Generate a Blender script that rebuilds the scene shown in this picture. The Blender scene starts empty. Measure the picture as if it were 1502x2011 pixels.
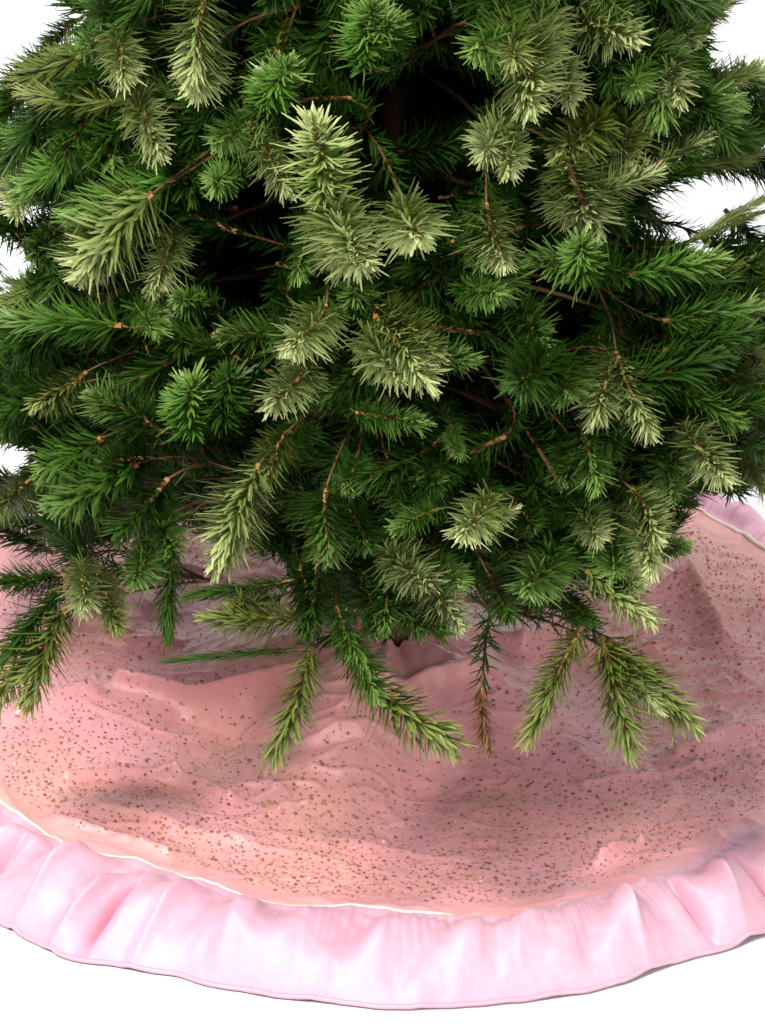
import bpy, math, random
from mathutils import Vector, Matrix, noise
random.seed(11)
scene = bpy.context.scene
COL = scene.collection
R = math.radians

# ------------------------------------------------------------------ camera
PW, PH = 1502.0, 2011.0
PITCH = R(27.0)
DIST = 3.7
FPX = 1700.0 * DIST
RIGHT = Vector((1, 0, 0))
UP = Vector((0, math.sin(PITCH), math.cos(PITCH)))
FWD = Vector((0, math.cos(PITCH), -math.sin(PITCH)))
CAM = -(RIGHT * ((775 - 751) / FPX * DIST) + UP * (-(1412 - 1005.5) / FPX * DIST) + FWD * DIST)
cd = bpy.data.cameras.new('camera')
cam = bpy.data.objects.new('camera', cd)
COL.objects.link(cam)
cam.location = CAM
cam.rotation_euler = (math.pi / 2 - PITCH, 0, 0)
cd.sensor_fit = 'HORIZONTAL'
cd.sensor_width = 36.0
cd.lens = 36.0 * FPX / PW
cd.clip_end = 100
scene.camera = cam

# ------------------------------------------------------------------ light (white studio: softboxes)
w = bpy.data.worlds.new('World'); scene.world = w; w.use_nodes = True
w.node_tree.nodes['Background'].inputs[0].default_value = (0.97, 0.98, 1.0, 1)
w.node_tree.nodes['Background'].inputs[1].default_value = 0.28

def softbox(name, loc, target, size, power, color=(1, 1, 1)):
    l = bpy.data.lights.new(name, 'AREA'); l.shape = 'RECTANGLE'
    l.size, l.size_y = size; l.energy = power; l.color = color
    o = bpy.data.objects.new(name, l); COL.objects.link(o)
    o.location = loc
    o.rotation_euler = (Vector(target) - Vector(loc)).to_track_quat('-Z', 'Y').to_euler()
    return o
softbox('key_softbox', (-1.2, -2.1, 3.1), (0, -0.25, 0.2), (0.9, 0.8), 188, (1, 0.98, 0.94))
softbox('fill_softbox', (2.0, -2.6, 2.0), (0, 0, 0.4), (1.4, 1.4), 36, (1, 0.99, 0.97))
softbox('background_softbox', (0, 1.3, 3.4), (0, 1.7, 0), (3.2, 1.4), 75)
scene.view_settings.view_transform = 'Standard'
scene.view_settings.look = 'None'
scene.view_settings.exposure = 0.0
scene.view_settings.gamma = 1.0

# ------------------------------------------------------------------ helpers
def ray(px, py):
    return (RIGHT * ((px - 751) / FPX) + UP * (-(py - 1005.5) / FPX) + FWD).normalized()
def at_z(px, py, z=0.0):
    d = ray(px, py)
    return CAM + d * ((z - CAM.z) / d.z)
def to_px(p):
    v = p - CAM
    d = v.dot(FWD)
    return 751 + v.dot(RIGHT) / d * FPX, 1005.5 - v.dot(UP) / d * FPX
def crown_r(z):
    return 0.605 - 0.27 * max(z - 0.22, 0.0) - 0.5 * max(0.22 - z, 0)
def at_crown(px, py, inset=0.0):
    d = ray(px, py)
    t0 = DIST - 0.9
    best, bt = 1e9, None
    for i in range(150):
        t = t0 + i * 0.012
        p = CAM + d * t
        g = math.hypot(p.x, p.y) - (crown_r(p.z) - inset)
        if g <= 0:
            return p
        if g < best:
            best, bt = g, p
    return bt

def mesh_obj(name, verts, faces, mats, parent=None, smooth=True, mi=None):
    me = bpy.data.meshes.new(name)
    me.from_pydata(verts, [], faces)
    for m in (mats if isinstance(mats, (list, tuple)) else [mats]):
        me.materials.append(m)
    if mi: me.polygons.foreach_set('material_index', mi)
    if smooth: me.polygons.foreach_set('use_smooth', [True] * len(me.polygons))
    me.update()
    o = bpy.data.objects.new(name, me); COL.objects.link(o)
    if parent: o.parent = parent
    return o
def tube(verts, faces, pts, rads, n=6):
    b = len(verts)
    for i, p in enumerate(pts):
        a = pts[max(i - 1, 0)]; c = pts[min(i + 1, len(pts) - 1)]
        d = (c - a).normalized()
        u = d.cross(Vector((0, 0, 1)))
        u = u.normalized() if u.length > 1e-4 else Vector((1, 0, 0))
        v = d.cross(u)
        for k in range(n):
            q = 2 * math.pi * k / n
            verts.append(p + (u * math.cos(q) + v * math.sin(q)) * rads[i])
    for i in range(len(pts) - 1):
        for k in range(n):
            k2 = (k + 1) % n
            faces.append((b + i * n + k, b + i * n + k2, b + (i + 1) * n + k2, b + (i + 1) * n + k))
    faces.append(tuple(b + (len(pts) - 1) * n + k for k in range(n)))

# ------------------------------------------------------------------ materials
def new_mat(name):
    m = bpy.data.materials.new(name); m.use_nodes = True
    nt = m.node_tree
    return m, nt, nt.nodes['Principled BSDF'], nt.nodes['Material Output']
def N(nt, t, **kw):
    n = nt.nodes.new(t)
    for k, v in kw.items(): setattr(n, k, v)
    return n

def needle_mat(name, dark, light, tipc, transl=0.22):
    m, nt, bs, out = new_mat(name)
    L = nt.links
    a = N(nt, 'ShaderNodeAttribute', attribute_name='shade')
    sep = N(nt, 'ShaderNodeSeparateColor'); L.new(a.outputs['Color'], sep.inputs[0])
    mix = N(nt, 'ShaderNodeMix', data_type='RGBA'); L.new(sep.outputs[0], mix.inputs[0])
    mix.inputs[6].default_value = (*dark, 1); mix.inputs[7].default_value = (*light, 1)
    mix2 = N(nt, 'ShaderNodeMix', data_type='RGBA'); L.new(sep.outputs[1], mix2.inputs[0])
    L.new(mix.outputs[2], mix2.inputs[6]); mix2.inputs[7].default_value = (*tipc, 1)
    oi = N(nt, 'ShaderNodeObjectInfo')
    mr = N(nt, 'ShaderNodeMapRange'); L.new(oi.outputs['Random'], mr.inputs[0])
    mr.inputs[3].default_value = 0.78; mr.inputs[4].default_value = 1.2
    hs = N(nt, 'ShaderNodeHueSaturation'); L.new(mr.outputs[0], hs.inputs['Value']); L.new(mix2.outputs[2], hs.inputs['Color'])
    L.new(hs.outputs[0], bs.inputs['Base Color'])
    bs.inputs['Roughness'].default_value = 0.42
    bs.inputs['Specular IOR Level'].default_value = 0.22
    tr = N(nt, 'ShaderNodeBsdfTranslucent'); L.new(hs.outputs[0], tr.inputs[0])
    ms = N(nt, 'ShaderNodeMixShader'); ms.inputs[0].default_value = transl
    L.new(bs.outputs[0], ms.inputs[1]); L.new(tr.outputs[0], ms.inputs[2]); L.new(ms.outputs[0], out.inputs[0])
    return m
NEEDLE = {
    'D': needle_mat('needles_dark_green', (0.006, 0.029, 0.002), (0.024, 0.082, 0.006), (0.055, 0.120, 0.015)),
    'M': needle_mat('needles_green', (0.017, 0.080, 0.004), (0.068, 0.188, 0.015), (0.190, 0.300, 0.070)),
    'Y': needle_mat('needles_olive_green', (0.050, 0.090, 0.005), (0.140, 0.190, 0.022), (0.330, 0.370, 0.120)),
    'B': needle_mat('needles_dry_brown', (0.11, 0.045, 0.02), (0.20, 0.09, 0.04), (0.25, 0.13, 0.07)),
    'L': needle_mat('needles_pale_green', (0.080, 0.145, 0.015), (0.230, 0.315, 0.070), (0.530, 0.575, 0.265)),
}
def plain(name, col, rough=0.6, var=0.25, scale=120, bump=0.15):
    m, nt, bs, out = new_mat(name); L = nt.links
    tc = N(nt, 'ShaderNodeTexCoord'); nz = N(nt, 'ShaderNodeTexNoise'); nz.inputs['Scale'].default_value = scale
    nz.inputs['Detail'].default_value = 5
    L.new(tc.outputs['Object'], nz.inputs['Vector'])
    mx = N(nt, 'ShaderNodeMix', data_type='RGBA'); L.new(nz.outputs[0], mx.inputs[0])
    mx.inputs[6].default_value = (*[c * (1 - var) for c in col], 1); mx.inputs[7].default_value = (*[min(1, c * (1 + var)) for c in col], 1)
    L.new(mx.outputs[2], bs.inputs['Base Color']); bs.inputs['Roughness'].default_value = rough
    if bump:
        b = N(nt, 'ShaderNodeBump'); b.inputs['Strength'].default_value = bump; b.inputs['Distance'].default_value = 0.002
        L.new(nz.outputs[0], b.inputs['Height']); L.new(b.outputs[0], bs.inputs['Normal'])
    return m
STEM = plain('brown_wire', (0.11, 0.045, 0.014), 0.6)
TWIG = plain('tan_wire', (0.30, 0.135, 0.035), 0.6)
TRUNK = plain('brown_pole', (0.10, 0.035, 0.018), 0.45)
WHITE = plain('white_paper', (0.86, 0.865, 0.87), 0.75, 0.01, 30, 0.02)
PIPING = plain('cream_cord', (0.88, 0.72, 0.62), 0.5, 0.12, 500, 0.3)

def fabric(name, c1, c2, c3, rough, sheen, wscale, wstr, lowscale):
    m, nt, bs, out = new_mat(name); L = nt.links
    tc = N(nt, 'ShaderNodeTexCoord')
    n1 = N(nt, 'ShaderNodeTexNoise'); n1.inputs['Scale'].default_value = lowscale; n1.inputs['Detail'].default_value = 3
    L.new(tc.outputs['Object'], n1.inputs['Vector'])
    cr = N(nt, 'ShaderNodeValToRGB'); L.new(n1.outputs[0], cr.inputs[0])
    e = cr.color_ramp.elements; e[0].position = 0.32; e[0].color = (*c1, 1); e[1].position = 0.68; e[1].color = (*c3, 1)
    k = cr.color_ramp.elements.new(0.5); k.color = (*c2, 1)
    n2 = N(nt, 'ShaderNodeTexNoise'); n2.inputs['Scale'].default_value = 130; n2.inputs['Detail'].default_value = 4
    L.new(tc.outputs['Object'], n2.inputs['Vector'])
    mr = N(nt, 'ShaderNodeMapRange'); L.new(n2.outputs[0], mr.inputs[0]); mr.inputs[1].default_value = 0.3; mr.inputs[2].default_value = 0.7
    mr.inputs[3].default_value = 0.94; mr.inputs[4].default_value = 1.03
    hs = N(nt, 'ShaderNodeHueSaturation'); L.new(mr.outputs[0], hs.inputs['Value']); L.new(cr.outputs[0], hs.inputs['Color'])
    L.new(hs.outputs[0], bs.inputs['Base Color'])
    bs.inputs['Roughness'].default_value = rough
    bs.inputs['Sheen Weight'].default_value = sheen
    bs.inputs['Specular IOR Level'].default_value = 0.45
    n3 = N(nt, 'ShaderNodeTexNoise'); n3.inputs['Scale'].default_value = wscale; n3.inputs['Detail'].default_value = 4
    L.new(tc.outputs['Object'], n3.inputs['Vector'])
    b = N(nt, 'ShaderNodeBump'); b.inputs['Strength'].default_value = wstr; b.inputs['Distance'].default_value = 0.004
    L.new(n3.outputs[0], b.inputs['Height']); L.new(b.outputs[0], bs.inputs['Normal'])
    return m
SKIRT = fabric('rose_fabric', (0.85, 0.41, 0.36), (0.88, 0.39, 0.40), (0.89, 0.41, 0.45), 0.27, 0.2, 800, 0.16, 7)
RUFFLE = fabric('pale_pink_satin', (0.79, 0.405, 0.525), (0.80, 0.43, 0.545), (0.80, 0.45, 0.56), 0.42, 0.15, 700, 0.16, 5)
SEQ_D = plain('rose_brown_sequin', (0.34, 0.135, 0.105), 0.3, 0.3, 40, 0)
SEQ_G = plain('gold_brown_sequin', (0.46, 0.25, 0.13), 0.3, 0.3, 40, 0)
SEQ_L = plain('pink_glint_sequin', (0.85, 0.50, 0.47), 0.25, 0.15, 40, 0)  # specular glints on the sequins, painted as a lighter pink

# ------------------------------------------------------------------ setting: white floor sweeping up into the backdrop
vs, fs = [], []
prof = [(-6.0, 0.0), (-2, 0), (0, 0), (1.6, 0.0)]
for i in range(1, 13):
    a = math.pi / 2 * i / 12
    prof.append((1.6 + 0.9 * math.sin(a), 0.9 - 0.9 * math.cos(a)))
prof.append((2.5, 4.0))
split = 4
def sweep(name, pr):
    v, f = [], []
    for (y, z) in pr: v += [Vector((-5, y, z)), Vector((5, y, z))]
    for i in range(len(pr) - 1): f.append((2 * i, 2 * i + 1, 2 * i + 3, 2 * i + 2))
    o = mesh_obj(name, v, f, WHITE); o['kind'] = 'structure'
    return o
sweep('floor', prof[:split]); sweep('backdrop', prof[split - 1:])

# ------------------------------------------------------------------ tree skirt
def smooth(a, b, x):
    t = min(1, max(0, (x - a) / (b - a))); return t * t * (3 - 2 * t)
SC = Vector((0.045, 0.0, 0))                     # centre of the skirt
OUT_PX = [(-160, 1700), (0, 1811), (125, 1874), (240, 1893), (350, 1911), (475, 1943), (620, 1960), (750, 1974), (870, 1973), (1000, 1962), (1151, 1943), (1326, 1886), (1476, 1838), (1650, 1760)]
SEAM_PX = [(-160, 1470), (0, 1585), (60, 1630), (125, 1664), (280, 1698), (425, 1740), (500, 1771), (725, 1786), (1001, 1803), (1151, 1762), (1326, 1706), (1451, 1636), (1650, 1540)]
SEAM_Z = 0.034
def polar(pts, z):
    r = []
    for (x, y) in pts:
        p = at_z(x, y, z) - SC
        r.append((math.atan2(p.y, p.x), math.hypot(p.x, p.y)))
    return sorted(r)
OUTP, SEAMP = polar(OUT_PX, 0.006), polar(SEAM_PX, SEAM_Z)
def prof_r(samples, th, rest, wob):
    a0, a1 = samples[0][0], samples[-1][0]
    base = rest + wob * noise.noise(Vector((math.cos(th) * 2.2, math.sin(th) * 2.2, 4.0)))
    while th < a0 - math.pi: th += 2 * math.pi
    if a0 <= th <= a1:
        for (p, q) in zip(samples, samples[1:]):
            if p[0] <= th <= q[0]:
                t = (th - p[0]) / max(1e-6, q[0] - p[0]); t = t * t * (3 - 2 * t) * 0.5 + t * 0.5
                return p[1] + (q[1] - p[1]) * t
    d0 = (a0 - th) % (2 * math.pi); d1 = (th - a1) % (2 * math.pi)
    if d0 < d1: k = smooth(0, 0.5, d0); e = samples[0][1]
    else: k = smooth(0, 0.5, d1); e = samples[-1][1]
    return e + (base - e) * k
bulge = lambda th: 0.11 * math.exp(-((th - 2.6) / 0.45) ** 2)
r_out = lambda th: prof_r(OUTP, th, 0.625 + bulge(th), 0.02)
r_seam = lambda th: prof_r(SEAMP, th, 0.515 + bulge(th), 0.02)
# folds lying in the cloth: (pixel a, pixel b, width m, height m) turned into ground segments
FOLDS_PX = [((235, 1352), (590, 1338), 0.010, 0.034), ((360, 1410), (560, 1418), 0.024, -0.022), ((130, 1535), (350, 1530), 0.006, 0.017), ((350, 1530), (450, 1565), 0.012, 0.016),
            ((1180, 1690), (1260, 1668), 0.007, 0.020), ((40, 1400), (180, 1368), 0.016, 0.026), ((1030, 1285), (1090, 1262), 0.024, 0.045), ((1130, 1285), (1290, 1290), 0.012, 0.022),
            ((1350, 1130), (1420, 1260), 0.024, 0.024), ((1270, 1190), (1330, 1150), 0.024, 0.022), ((110, 1625), (330, 1690), 0.012, 0.016), ((130, 1225), (240, 1235), 0.010, 0.024),
            ((560, 1460), (720, 1450), 0.02, -0.008), ((1090, 1410), (1150, 1440), 0.02, -0.012), ((1150, 1545), (1400, 1500), 0.008, 0.006), ((740, 1330), (980, 1340), 0.014, 0.018),
            ((0, 1270), (330, 1262), 0.014, 0.014), ((200, 1600), (500, 1660), 0.02, 0.010), ((620, 1650), (900, 1690), 0.014, 0.005), ((60, 1640), (0, 1560), 0.014, 0.010), ((1330, 1490), (1480, 1440), 0.02, 0.02), ((840, 1600), (1080, 1600), 0.07, 0.013), ((170, 1590), (290, 1595), 0.05, 0.013)]
FOLDS = []
def skirt_h(x, y):
    p = Vector((x, y, 0)); c = p - SC
    r = c.length
    th = math.atan2(c.y, c.x)
    rt = math.hypot(x, y)
    ta = math.atan2(y, x)
    leg = 0.5 + 0.5 * math.cos(4 * (ta + 0.55))         # the cloth is tented over the four feet of the stand
    h = 0.016 + 0.016 * smooth(0.2, 0.5, r) + 0.095 * (1 - smooth(0.03, 0.22 + 0.13 * leg, rt))
    h += 0.012 * noise.noise(Vector((math.cos(ta) * 3, math.sin(ta) * 3, 7.7))) * (1 - smooth(0.1, 0.4, rt))
    h += 0.005 * noise.noise(Vector((x * 5, y * 7, 1.3))) + 0.003 * noise.noise(Vector((x * 14, y * 18, 5.3)))
    h += 0.0016 * noise.noise(Vector((x * 55, y * 60, 2.3)))
    wx, wy = x + 0.03 * noise.noise(Vector((x * 6, y * 6, 21))), y + 0.03 * noise.noise(Vector((x * 6, y * 6, 31)))
    q = noise.noise(Vector((wx * 13, wy * 34, 17.1)))    # fine tight wrinkles
    h += 0.0040 * max(0, 1 - abs(q) * 4.0) ** 2 * max(0, 0.35 + noise.noise(Vector((x * 7, y * 7, 5.9))))
    q = noise.noise(Vector((wx * 30, wy * 40, 27.1)))
    h += 0.0006 * max(0, 1 - abs(q) * 4) ** 2
    q = noise.noise(Vector((x * 8, y * 13, 12.3)))      # soft creases
    h += 0.007 * max(0, 1 - abs(q) * 6) ** 2 * (0.4 + 0.4 * noise.noise(Vector((x * 4, y * 4, 3.9))))
    warp = 0.012 * noise.noise(Vector((x * 9, y * 9, 8.8)))
    for a, b, w_, hh in FOLDS:
        ab = b - a
        t = max(0.0, min(1.0, (p - a).dot(ab) / ab.length_squared))
        q = a + ab * t
        d = math.hypot(p.x - q.x, p.y - q.y + warp)
        if d < w_ * 4: h += hh * 1.15 * math.exp(-math.sqrt((d / w_) ** 2 + 0.03) * 1.5)
    back = smooth(0.1, 0.45, c.y)                       # the far side rides up over the folded cloth
    h += 0.040 * back
    return max(h, 0.006)
def on_skirt(px, py):
    z = 0.03
    for _ in range(8):
        p = at_z(px, py, z); z = 0.5 * z + 0.5 * skirt_h(p.x, p.y)
    p.z = 0
    return p
FOLDS = [(on_skirt(*a), on_skirt(*b), w_, h_) for a, b, w_, h_ in FOLDS_PX]
skirt = bpy.data.objects.new('tree_skirt', None); COL.objects.link(skirt)
skirt['label'] = 'round rose pink tree skirt with dark sequins and ruffled pale satin border under the tree'
skirt['category'] = 'tree skirt'
NT, NR = 900, 190
vs, fs = [], []
for j in range(NR + 1):
    for i in range(NT):
        th = -math.pi + 2 * math.pi * i / NT
        rs = r_seam(th)
        r = 0.022 + (rs - 0.022) * (j / NR)
        kc = 1 - smooth(0.03, 0.3, r)
        x, y = SC.x * (1 - kc) + r * math.cos(th), SC.y * (1 - kc) + r * math.sin(th)
        e = smooth(0.9, 1.0, j / NR)
        z = skirt_h(x, y) + 0.004 * e
        vs.append(Vector((x, y, z)))
for j in range(NR):
    for i in range(NT):
        i2 = (i + 1) % NT
        fs.append((j * NT + i, j * NT + i2, (j + 1) * NT + i2, (j + 1) * NT + i))
mesh_obj('skirt_panel', vs, fs, SKIRT, skirt)

# ruffle: gathered at the seam, spreading to the hem
PLEATS_PX = [((20, 1700), 0.030, 0.030, -1), ((110, 1760), 0.02, 0.016, 1), ((265, 1775), 0.026, 0.034, -1), ((185, 1790), 0.02, 0.020, 1), ((355, 1800), 0.03, 0.012, 1),
             ((1335, 1780), 0.026, 0.028, -1), ((1395, 1760), 0.03, 0.016, 1), ((1450, 1720), 0.024, 0.024, -1), ((1240, 1830), 0.03, 0.012, 1)]
PLEATS = []
for (q, w_, h_, s_) in PLEATS_PX:
    p = at_z(*q, 0.02) - SC
    PLEATS.append((math.atan2(p.y, p.x), w_, h_ * s_))
for k in range(34):                                  # the rest of the border is gathered just the same
    a = -math.pi + 2 * math.pi * (k + random.random()) / 34
    if -2.55 < a < -0.55: continue
    PLEATS.append((a, random.uniform(.02, .035), random.choice((-1, 1)) * random.uniform(.01, .028)))
NT2, NV = 1800, 26
vs, fs = [], []
for j in range(NV + 1):
    v = j / NV
    for i in range(NT2):
        th = -math.pi + 2 * math.pi * i / NT2
        c, s = math.cos(th), math.sin(th)
        rs, ro = r_seam(th), r_out(th)
        ro += 0.004 * noise.noise(Vector((c * 16, s * 16, 3.1))) 
        r = rs + (ro - rs) * v
        zs = skirt_h(SC.x + rs * c, SC.y + rs * s)
        z = zs * (1 - v) ** 1.1 * (1 - 0.25 * smooth(0, 0.1, v)) + 0.004 + 0.037 * math.sin(math.pi * min(1, v * 1.0)) ** 0.8 * (0.85 + 0.3 * noise.noise(Vector((c * 5, s * 5, 0))))
        tw = th + 0.08 * (v - .5) * noise.noise(Vector((c * 7, s * 7, 6)))
        env = smooth(0, 0.3, v) * (1 - 0.75 * smooth(0.55, 1, v))
        for a, w_, h_ in PLEATS:
            d = (th - a + math.pi) % (2 * math.pi) - math.pi
            if abs(d) < w_ * 3.2:
                d += (w_ * 0.5) * (v - 0.5) * (1 if h_ > 0 else -1)
                z += 1.6 * h_ * smooth(0.05, 0.55, v) * env * math.exp(-math.sqrt((d / (w_ * (0.42 + 0.35 * v))) ** 2 + 0.02) * 1.4)
        z += 0.028 * env * noise.noise(Vector((math.cos(tw) * 12 + v * .8, math.sin(tw) * 12, v * 1.1)))
        z += 0.0025 * (1 - 0.8 * v) * min(1, v * 5) * noise.noise(Vector((math.cos(tw) * 46, math.sin(tw) * 46, v * 0.8 + 9)))
        z += 0.004 * (1 - v) ** 2 * min(1, v * 7) * noise.noise(Vector((math.cos(tw) * 95, math.sin(tw) * 95, v * 0.6 + 2)))
        z += 0.0015 * min(1, v * 8) * noise.noise(Vector((c * r * 70, s * r * 70, 3)))
        z = max(z, 0.0035 + 0.0015 * v)
        vs.append(Vector((SC.x + r * c, SC.y + r * s, z)))
for j in range(NV):
    for i in range(NT2):
        i2 = (i + 1) % NT2
        fs.append((j * NT2 + i, j * NT2 + i2, (j + 1) * NT2 + i2, (j + 1) * NT2 + i))
mesh_obj('ruffle', vs, fs, RUFFLE, skirt)
# rolled hem along the outer edge and the cream cord in the seam
outer = vs[NV * NT2:]
v2, f2 = [], []
step = 3
pts = [outer[i] for i in range(0, NT2, step)] + [outer[0]]
tube(v2, f2, pts, [0.0026] * len(pts), 6)
mesh_obj('hem', v2, f2, RUFFLE, skirt)
v2, f2 = [], []
pts, rad = [], []
for i in range(601):
    th = -math.pi + 2 * math.pi * i / 600
    rs = r_seam(th)
    x, y = SC.x + rs * math.cos(th), SC.y + rs * math.sin(th)
    k = noise.noise(Vector((math.cos(th) * 4, math.sin(th) * 4, 2.2)))
    k2 = k - 1.6 * smooth(-1.60, -1.45, th) * (1 - smooth(-0.6, -0.3, th))   # on this stretch the cord sinks under the ruffle
    pts.append(Vector((x, y, skirt_h(x, y) + 0.0028 + 0.0036 * k2)))
    rad.append(0.0030 + 0.0016 * k)
tube(v2, f2, pts, rad, 8)
mesh_obj('piping', v2, f2, PIPING, skirt)
# sequins sewn over the cloth
v3, f3, mi = [], [], []
placed = {}
rnd = random.Random(4)
for _ in range(40000):
    th = rnd.uniform(-math.pi, math.pi); rs = r_seam(th) - 0.008
    r = math.sqrt(rnd.uniform(0.006, rs * rs))
    x, y = SC.x + r * math.cos(th), SC.y + r * math.sin(th)
    if math.hypot(x, y) < 0.13: continue
    if rnd.random() > 0.2 + 0.8 * smooth(0.35, 1.0, r / rs): continue
    key = (int(x / 0.0064), int(y / 0.0064))
    if key in placed: continue
    placed[key] = 1
    z = skirt_h(x, y); e = 0.004
    nx = (skirt_h(x - e, y) - skirt_h(x + e, y)) / (2 * e); ny = (skirt_h(x, y - e) - skirt_h(x, y + e)) / (2 * e)
    nrm = Vector((nx + rnd.gauss(0, .18), ny + rnd.gauss(0, .18), 1)).normalized()
    u = nrm.orthogonal().normalized(); v = nrm.cross(u)
    rad_ = rnd.uniform(0.0007, 0.0014) if rnd.random() < .75 else rnd.uniform(0.0015, 0.0023); b = len(v3)
    ctr = Vector((x, y, z)) + Vector((nx, ny, 1)).normalized() * 0.0014
    kind = rnd.choice((0, 0, 2, 2, 2, 1))
    for k in range(8):
        a = k * math.pi / 4
        v3.append(ctr + (u * math.cos(a) + v * math.sin(a)) * rad_)
    v3.append(ctr + nrm * 0.0006)
    for k in range(8):
        f3.append((b + k, b + (k + 1) % 8, b + 8)); mi.append(kind)
sq = mesh_obj('sequins', v3, f3, [SEQ_D, SEQ_L, SEQ_G], skirt, False, mi); sq['kind'] = 'stuff'

# ------------------------------------------------------------------ Christmas tree
tree = bpy.data.objects.new('christmas_tree', None); COL.objects.link(tree)
tree['label'] = 'bushy green artificial Christmas tree with pale tipped sprigs, standing on the pink skirt'
tree['category'] = 'Christmas tree'
tv, tf = [], []
tube(tv, tf, [Vector((0, 0, 0.004)), Vector((0, 0, 0.5)), Vector((0, 0, 1.0)), Vector((0, 0, 1.7))], [0.019, 0.018, 0.017, 0.015], 20)
mesh_obj('trunk', tv, tf, TRUNK, tree)

SL, SW = 0.14, 0.030                                  # sprig length and half width as modelled
def sprig_data(seed, n):
    rr = random.Random(seed)
    v, f, mi, sh = [], [], [], []
    bend = Vector((rr.uniform(-.02, .02), 0, rr.uniform(-.016, .012)))
    axis = lambda t: Vector((0, SL * 0.82 * t, 0)) + bend * t * t
    tv, tf = [], []
    tube(tv, tf, [axis(t) for t in (0, .33, .66, 1)], [.0026, .0025, .0022, .0012], 5)
    v += tv; f += tf; mi += [1] * len(tf); sh += [(0.5, 0, 0)] * len(tv)
    for i in range(n):
        t = 0.03 + 0.97 * (i + rr.random()) / n
        az = i * 2.39996 + rr.gauss(0, .3)
        sweep_ = R(62 - 34 * t ** 1.5 + rr.gauss(0, 8))
        ln = 0.033 * (0.62 + 0.5 * math.sin(math.pi * min(1, 0.16 + t * 0.62))) * rr.uniform(.72, 1.12)
        if rr.random() < .12: ln *= rr.uniform(.4, .75)
        if rr.random() < .10: sweep_ *= 1.35
        if t > .9: sweep_ *= rr.uniform(.2, 1)
        o = axis(t)
        rad = Vector((math.cos(az), 0, math.sin(az)))
        d = (rad * math.sin(sweep_) + Vector((0, 1, 0)) * math.cos(sweep_)).normalized()
        side = d.cross(rad).normalized()
        side = (side + rad * rr.gauss(0, .5)).normalized()
        wd = 0.00125 * rr.uniform(.85, 1.25)
        curl = (rad * rr.gauss(-.10, .12) + side * rr.gauss(0, .10)) * ln
        b = len(v)
        m = o + d * ln * .55 + curl * .25
        e = o + d * ln + curl
        v += [o - side * wd * .6, o + side * wd * .6, m - side * wd, m + side * wd, e - side * wd * .25, e + side * wd * .25]
        f += [(b, b + 1, b + 3, b + 2), (b + 2, b + 3, b + 5, b + 4)]; mi += [0, 0]
        q = rr.random(); tl = smooth(.35, 1, t) * .7
        sh += [(q, tl * .35, 0)] * 2 + [(q, min(1, tl * .7 + .1), 0)] * 2 + [(q, min(1, tl + .35), 0)] * 2
    return v, f, mi, sh
NVAR = 6
DATA = [sprig_data(100 + k, 340) for k in range(NVAR)]
SPRIG = {}
for tone, m in NEEDLE.items():
    for k in range(NVAR):
        v, f, mi, sh = DATA[k]
        me = bpy.data.meshes.new('sprig'); me.from_pydata(v, [], f)
        me.materials.append(m); me.materials.append(TWIG)
        me.polygons.foreach_set('material_index', mi)
        at = me.attributes.new('shade', 'FLOAT_COLOR', 'POINT')
        at.data.foreach_set('color', [x for s in sh for x in (*s, 1.0)])
        me.update()
        SPRIG[tone, k] = me

def sprig_matrix(base, tip, half, roll):
    d = tip - base; ln = d.length
    y = d / ln
    x = y.cross(Vector((0, 0, 1)))
    x = x.normalized() if x.length > 1e-3 else Vector((1, 0, 0))
    z = x.cross(y)
    M = Matrix(((x.x, y.x, z.x, base.x), (x.y, y.y, z.y, base.y), (x.z, y.z, z.z, base.z), (0, 0, 0, 1)))
    sw = half / SW
    return M @ Matrix.Rotation(roll, 4, 'Y') @ Matrix.Diagonal((sw, ln / SL, sw, 1))

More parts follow.
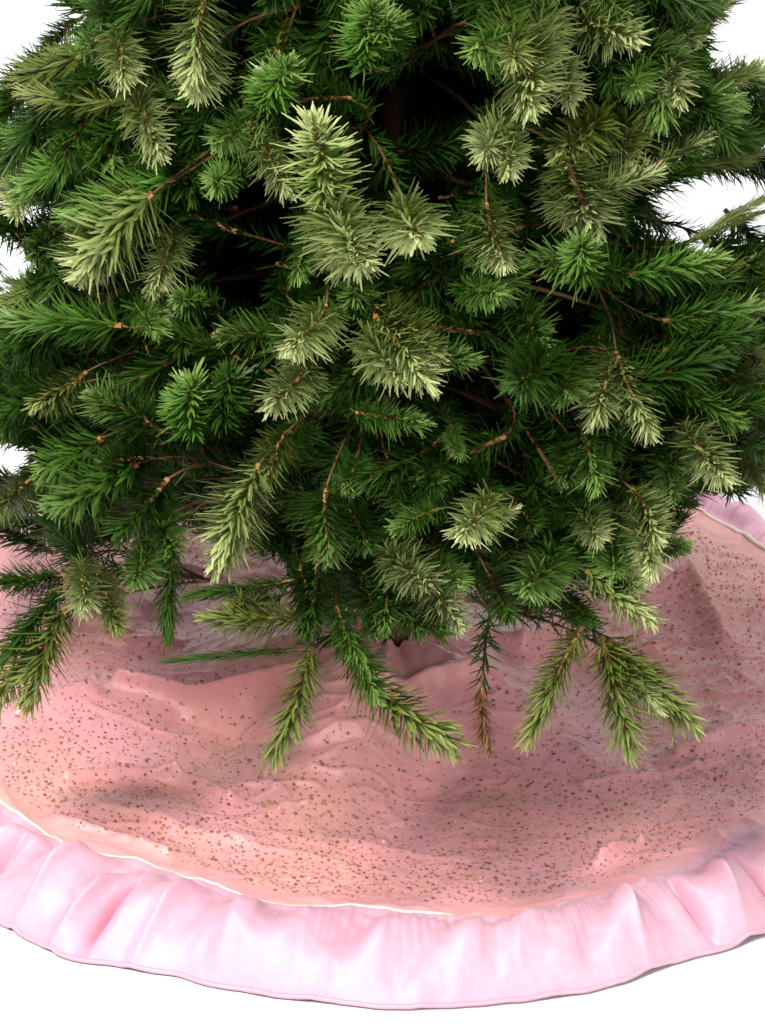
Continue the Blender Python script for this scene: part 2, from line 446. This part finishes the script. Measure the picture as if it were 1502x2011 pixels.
# sprigs read off the photograph: base px, tip px, half width px, tone[, inset of the tip, extra inset of the base]
S = [
 # top left
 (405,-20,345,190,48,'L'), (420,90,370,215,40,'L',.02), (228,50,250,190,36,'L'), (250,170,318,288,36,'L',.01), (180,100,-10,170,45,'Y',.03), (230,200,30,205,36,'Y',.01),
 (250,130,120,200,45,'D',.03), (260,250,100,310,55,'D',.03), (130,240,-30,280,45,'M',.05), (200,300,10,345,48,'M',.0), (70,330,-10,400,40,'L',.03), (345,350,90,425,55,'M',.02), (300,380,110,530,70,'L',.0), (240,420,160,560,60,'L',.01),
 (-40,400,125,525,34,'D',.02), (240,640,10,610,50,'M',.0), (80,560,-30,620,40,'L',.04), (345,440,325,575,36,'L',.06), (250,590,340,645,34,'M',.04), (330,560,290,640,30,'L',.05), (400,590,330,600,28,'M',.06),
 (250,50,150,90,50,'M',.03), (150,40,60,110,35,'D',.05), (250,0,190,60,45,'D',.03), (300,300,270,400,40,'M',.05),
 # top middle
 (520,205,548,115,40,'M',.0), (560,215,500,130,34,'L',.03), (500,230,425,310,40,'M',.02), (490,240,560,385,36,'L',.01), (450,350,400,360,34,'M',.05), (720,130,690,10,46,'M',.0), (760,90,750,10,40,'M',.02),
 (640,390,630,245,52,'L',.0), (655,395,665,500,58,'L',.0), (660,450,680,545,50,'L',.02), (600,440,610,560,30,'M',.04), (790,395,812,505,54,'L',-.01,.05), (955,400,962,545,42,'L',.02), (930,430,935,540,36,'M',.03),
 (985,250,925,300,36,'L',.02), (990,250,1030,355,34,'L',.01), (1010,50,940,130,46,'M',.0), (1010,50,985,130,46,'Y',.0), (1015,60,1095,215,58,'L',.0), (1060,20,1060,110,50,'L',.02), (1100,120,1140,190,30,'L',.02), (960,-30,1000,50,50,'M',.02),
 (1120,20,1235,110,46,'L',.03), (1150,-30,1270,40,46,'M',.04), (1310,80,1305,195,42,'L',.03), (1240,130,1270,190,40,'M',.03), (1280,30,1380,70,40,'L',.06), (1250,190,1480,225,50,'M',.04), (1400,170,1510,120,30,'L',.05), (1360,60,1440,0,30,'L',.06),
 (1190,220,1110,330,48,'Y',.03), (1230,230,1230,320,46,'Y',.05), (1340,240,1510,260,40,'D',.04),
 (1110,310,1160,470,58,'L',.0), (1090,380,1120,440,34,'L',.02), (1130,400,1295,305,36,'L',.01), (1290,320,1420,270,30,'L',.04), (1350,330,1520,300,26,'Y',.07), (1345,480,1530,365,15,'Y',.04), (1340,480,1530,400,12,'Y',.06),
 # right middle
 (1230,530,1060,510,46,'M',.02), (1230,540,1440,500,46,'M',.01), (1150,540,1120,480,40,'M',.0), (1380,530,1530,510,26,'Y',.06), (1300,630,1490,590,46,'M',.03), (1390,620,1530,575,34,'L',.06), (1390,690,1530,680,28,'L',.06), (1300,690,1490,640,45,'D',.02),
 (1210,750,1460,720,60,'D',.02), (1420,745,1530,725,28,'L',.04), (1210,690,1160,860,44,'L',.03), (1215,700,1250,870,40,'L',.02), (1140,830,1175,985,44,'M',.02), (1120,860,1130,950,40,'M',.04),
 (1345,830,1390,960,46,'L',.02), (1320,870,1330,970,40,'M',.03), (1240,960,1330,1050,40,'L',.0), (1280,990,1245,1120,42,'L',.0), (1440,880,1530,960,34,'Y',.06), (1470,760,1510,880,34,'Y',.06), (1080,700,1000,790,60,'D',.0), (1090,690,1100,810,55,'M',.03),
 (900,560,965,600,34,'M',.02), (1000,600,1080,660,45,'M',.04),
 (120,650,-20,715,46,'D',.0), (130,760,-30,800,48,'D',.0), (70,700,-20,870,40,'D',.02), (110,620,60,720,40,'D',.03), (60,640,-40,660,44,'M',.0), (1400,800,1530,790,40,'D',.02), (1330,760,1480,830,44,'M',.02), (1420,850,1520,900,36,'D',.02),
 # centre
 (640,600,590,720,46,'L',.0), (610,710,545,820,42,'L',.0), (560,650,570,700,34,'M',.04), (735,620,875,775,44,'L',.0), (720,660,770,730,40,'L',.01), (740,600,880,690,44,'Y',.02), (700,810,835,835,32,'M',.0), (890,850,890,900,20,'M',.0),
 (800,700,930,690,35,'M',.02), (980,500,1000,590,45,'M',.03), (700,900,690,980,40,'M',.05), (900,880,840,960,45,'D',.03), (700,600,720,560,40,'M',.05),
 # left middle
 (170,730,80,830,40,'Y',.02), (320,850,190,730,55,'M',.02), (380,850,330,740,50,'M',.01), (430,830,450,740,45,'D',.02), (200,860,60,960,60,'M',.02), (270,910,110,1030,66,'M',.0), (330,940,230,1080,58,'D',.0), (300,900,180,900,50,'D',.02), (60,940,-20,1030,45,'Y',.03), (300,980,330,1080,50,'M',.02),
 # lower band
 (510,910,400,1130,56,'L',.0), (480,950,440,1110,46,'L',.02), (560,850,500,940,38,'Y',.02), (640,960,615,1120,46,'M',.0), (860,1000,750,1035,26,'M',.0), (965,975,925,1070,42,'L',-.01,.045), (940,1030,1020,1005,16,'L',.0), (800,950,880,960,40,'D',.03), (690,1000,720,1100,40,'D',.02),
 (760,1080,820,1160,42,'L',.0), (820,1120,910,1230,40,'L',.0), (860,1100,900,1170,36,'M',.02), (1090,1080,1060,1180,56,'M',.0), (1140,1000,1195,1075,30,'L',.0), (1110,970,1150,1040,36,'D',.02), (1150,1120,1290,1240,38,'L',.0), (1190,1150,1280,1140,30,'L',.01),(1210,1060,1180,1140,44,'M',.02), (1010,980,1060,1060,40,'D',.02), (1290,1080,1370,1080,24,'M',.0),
 # bottom fringe: pink bounce and light shining through are put into the olive tone
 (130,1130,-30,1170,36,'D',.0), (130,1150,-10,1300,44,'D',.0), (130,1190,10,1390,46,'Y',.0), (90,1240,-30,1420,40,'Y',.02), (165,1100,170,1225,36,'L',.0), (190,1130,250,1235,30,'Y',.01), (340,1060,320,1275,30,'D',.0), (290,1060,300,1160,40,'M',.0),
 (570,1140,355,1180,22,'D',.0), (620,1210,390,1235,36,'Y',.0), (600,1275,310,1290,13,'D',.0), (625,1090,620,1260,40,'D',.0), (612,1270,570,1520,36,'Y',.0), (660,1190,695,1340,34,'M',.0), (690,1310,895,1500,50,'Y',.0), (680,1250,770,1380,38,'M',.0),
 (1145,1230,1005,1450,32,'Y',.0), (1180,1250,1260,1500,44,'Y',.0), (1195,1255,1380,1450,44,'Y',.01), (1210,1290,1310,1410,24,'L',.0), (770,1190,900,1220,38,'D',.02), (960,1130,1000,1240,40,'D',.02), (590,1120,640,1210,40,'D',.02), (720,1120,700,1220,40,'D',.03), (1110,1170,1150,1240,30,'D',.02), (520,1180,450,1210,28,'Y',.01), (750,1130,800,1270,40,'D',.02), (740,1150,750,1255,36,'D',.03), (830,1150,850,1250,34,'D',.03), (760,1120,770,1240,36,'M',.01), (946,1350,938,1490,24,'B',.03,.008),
]
sprigs = []                                            # (base, tip, half, tone)
for s in S:
    bx, by, tx, ty, hw, tone = s[:6]
    ins = s[6] if len(s) > 6 else 0.0
    ext = s[7] if len(s) > 7 else 0.045
    tip = at_crown(tx, ty, ins)
    base = at_crown(bx, by, ins + ext)
    if (tip - base).length < 0.05: base = tip + (base - tip).normalized() * 0.05
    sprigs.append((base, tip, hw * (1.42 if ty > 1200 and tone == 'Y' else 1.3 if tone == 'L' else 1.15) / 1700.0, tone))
NHAND = len(sprigs)

BOUND = [(-400,1060),(0,1040),(100,1070),(250,1070),(370,1040),(480,1040),(560,1060),(600,1150),(720,1180),(900,1170),(980,1190),(1100,1150),(1250,1080),(1340,1030),(1400,950),(1502,930),(1900,930)]
def below(px, py):
    for (a, b) in zip(BOUND, BOUND[1:]):
        if a[0] <= px <= b[0]:
            return py > a[1] + (b[1] - a[1]) * (px - a[0]) / (b[0] - a[0])
    return False
GAPS = [(1495,60,60,120), (1395,410,88,85), (25,45,105,62), (1490,90,50,110), (5,525,60,65), (0,895,65,42), (1480,420,70,70)]   # clear gaps through to the background
HOLES = [(490,490,125,120), (1130,610,105,72), (850,110,62,75), (1050,430,48,110), (95,690,75,50), (800,840,60,60), (480,830,70,60), (930,760,60,100), (640,880,60,60), (1000,900,55,75), (380,970,40,90), (730,250,75,95), (1060,230,55,70), (850,370,80,55), (290,180,25,110), (190,640,70,60), (880,600,40,60), (480,60,60,60)]   # deep dark openings between the branches
def inside(L, px, py, g=1.0):
    return any(((px - a) / (c * g)) ** 2 + ((py - b) / (d * g)) ** 2 < 1 for a, b, c, d in L)
rf = random.Random(21)
fill_front, fill_rest = [], []
def candidate(th, z, inset, tone):
    er = Vector((math.cos(th), math.sin(th), 0)); et = Vector((-er.y, er.x, 0))
    tip = er * (crown_r(z) - inset) + Vector((0, 0, z))
    d = (er * rf.uniform(.5, 1) + et * rf.gauss(0, .5) + Vector((0, 0, rf.gauss(-.05, .4)))).normalized()
    ln = rf.uniform(.11, .17)
    base = tip - d * ln
    ok = True
    for q in (tip, (tip + base) / 2):
        px, py = to_px(q)
        if below(px, py) or inside(GAPS, px, py, 1.25): ok = False
        if inset < .40 and q.y < 0.12 and inside(HOLES, px, py, 1.3): ok = False
    px, py = to_px(tip)
    infr = -60 < px < 1560 and -60 < py < 1300
    return ok, infr, (base, tip, rf.uniform(.026, .034), tone)
while len(fill_front) < 300 - NHAND:
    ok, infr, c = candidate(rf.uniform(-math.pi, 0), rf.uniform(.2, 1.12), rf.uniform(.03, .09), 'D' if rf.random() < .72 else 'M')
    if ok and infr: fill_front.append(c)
n = 0
while n < 2900:
    th = rf.uniform(-math.pi, math.pi)
    ins = rf.uniform(.0 if abs(math.cos(th)) > .7 else .06, .40)
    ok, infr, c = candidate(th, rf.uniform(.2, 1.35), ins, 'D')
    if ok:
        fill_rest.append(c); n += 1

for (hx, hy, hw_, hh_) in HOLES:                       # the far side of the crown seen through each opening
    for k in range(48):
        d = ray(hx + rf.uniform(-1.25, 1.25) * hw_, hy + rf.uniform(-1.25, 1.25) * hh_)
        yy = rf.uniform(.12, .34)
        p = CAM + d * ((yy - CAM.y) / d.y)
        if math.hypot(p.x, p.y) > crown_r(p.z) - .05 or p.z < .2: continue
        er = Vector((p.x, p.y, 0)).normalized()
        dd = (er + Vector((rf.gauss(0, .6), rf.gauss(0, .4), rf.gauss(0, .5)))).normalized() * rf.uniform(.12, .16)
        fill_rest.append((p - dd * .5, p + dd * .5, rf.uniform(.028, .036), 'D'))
# branches: brown wires from the trunk, each carrying the sprigs nearest to it
BR = []
for t_ in range(11):
    z0 = 0.20 + t_ * 0.115
    m = 13 if t_ < 8 else 9
    for k in range(m):
        th = 2 * math.pi * (k + 0.5 * (t_ % 2) + rf.uniform(-.15, .15)) / m
        rr = crown_r(z0) * 0.58
        a = Vector((0, 0, z0 + 0.02))
        b = Vector((math.cos(th) * rr, math.sin(th) * rr, z0 + rf.uniform(.0, .05)))
        mid = (a + b) / 2 + Vector((0, 0, 0.02))
        BR.append(dict(a=a, m=mid, b=b, sp=[]))
def bpoint(B, t): return B['a'] * (1 - t) ** 2 + B['m'] * 2 * t * (1 - t) + B['b'] * t * t
PARTS = sprigs + fill_front
for q, s in enumerate(PARTS):
    best = None
    for B in BR:
        for t in (.55, .7, .85, 1.0):
            p = bpoint(B, t); d = (p - s[0]).length + .3 * max(0, (s[0] - p).normalized().dot((s[0] - s[1]).normalized()))
            if best is None or d < best[0]: best = (d, B, t)
    best[1]['sp'].append((q, best[2]))
for B in BR:
    v, f, ND = [], [], []
    if not B['sp']: continue
    tm = max(t for q, t in B['sp'])
    tube(v, f, [bpoint(B, t * tm) for t in (0, .25, .5, .75, 1)], [.0038, .0034, .003, .0026, .0022], 6)
    for (q, t) in B['sp']:
        base, tip = PARTS[q][0], PARTS[q][1]
        p0 = bpoint(B, t)
        c1 = base - ((tip - base).normalized() * .5 + (base - p0).normalized() * .5) * min(0.08, (base - p0).length * .5)
        pts = []
        for u in (0, .125, .25, .375, .5, .625, .75, .875, 1):
            pts.append(p0 * (1 - u) ** 2 + c1 * 2 * u * (1 - u) + base * u * u)
        tube(v, f, pts, [.0019, .0017, .0016, .0015, .0014, .0014, .0013, .0013, .0013], 5)
        for k in range(64):                              # short needles bound into the wire
            u = rf.uniform(.1, 1); g = min(7, int(u * 8)); h = u * 8 - g
            o_ = pts[g].lerp(pts[g + 1], h); d_ = (pts[g + 1] - pts[g]).normalized()
            n_ = Vector((rf.gauss(0, 1), rf.gauss(0, 1), rf.gauss(0, 1))); n_ = (n_ - d_ * n_.dot(d_)).normalized()
            e_ = (d_ * rf.uniform(.5, 1.2) + n_).normalized() * rf.uniform(.014, .026); s_ = e_.cross(n_ + d_).normalized() * .0011
            ND.append((o_ - s_ * .6, o_ + s_ * .6, o_ + e_ * .55 + s_, o_ + e_ + s_ * .2, o_ + e_ - s_ * .2, o_ + e_ * .55 - s_))
    nw = len(f)
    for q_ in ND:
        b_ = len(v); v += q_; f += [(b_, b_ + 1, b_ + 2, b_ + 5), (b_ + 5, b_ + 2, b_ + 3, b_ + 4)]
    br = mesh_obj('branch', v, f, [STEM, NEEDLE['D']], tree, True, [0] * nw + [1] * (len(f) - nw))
    at = br.data.attributes.new('shade', 'FLOAT_COLOR', 'POINT')
    at.data.foreach_set('color', [x for i in range(len(v)) for x in ((i * .618) % 1, .2, 0, 1)])
    for (q, t) in B['sp']:
        base, tip, half, tone = PARTS[q]
        o = bpy.data.objects.new('sprig', SPRIG[tone, rf.randrange(NVAR)])
        COL.objects.link(o); o.parent = br
        o.matrix_local = sprig_matrix(base, tip, half, rf.uniform(0, 6.28))
# the crowded inner sprigs: one part
import numpy as np
AV, AF, AM, AS = [], [], [], []
off = 0
NP = [(np.array([tuple(x) for x in v]), f, mi, sh) for v, f, mi, sh in DATA]
LV, LF, LMI, LSH = [], [], [], []
for (base, tip, half, tone) in fill_rest:
    v, f, mi, sh = NP[rf.randrange(NVAR)]
    M = np.array(sprig_matrix(base, tip, half, rf.uniform(0, 6.28)))
    LV.append(v @ M[:3, :3].T + M[:3, 3])
    LF += [tuple(i + off for i in q) for q in f]; LMI += mi; LSH += sh
    off += len(v)
me = bpy.data.meshes.new('inner_foliage')
me.from_pydata(np.concatenate(LV).tolist(), [], LF)
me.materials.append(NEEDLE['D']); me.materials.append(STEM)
me.polygons.foreach_set('material_index', LMI)
at = me.attributes.new('shade', 'FLOAT_COLOR', 'POINT')
at.data.foreach_set('color', [x for s in LSH for x in (*s, 1.0)])
me.update()
o = bpy.data.objects.new('inner_foliage', me); COL.objects.link(o); o.parent = tree; o['kind'] = 'stuff'
print('hand sprigs', NHAND, 'branches', len(BR))
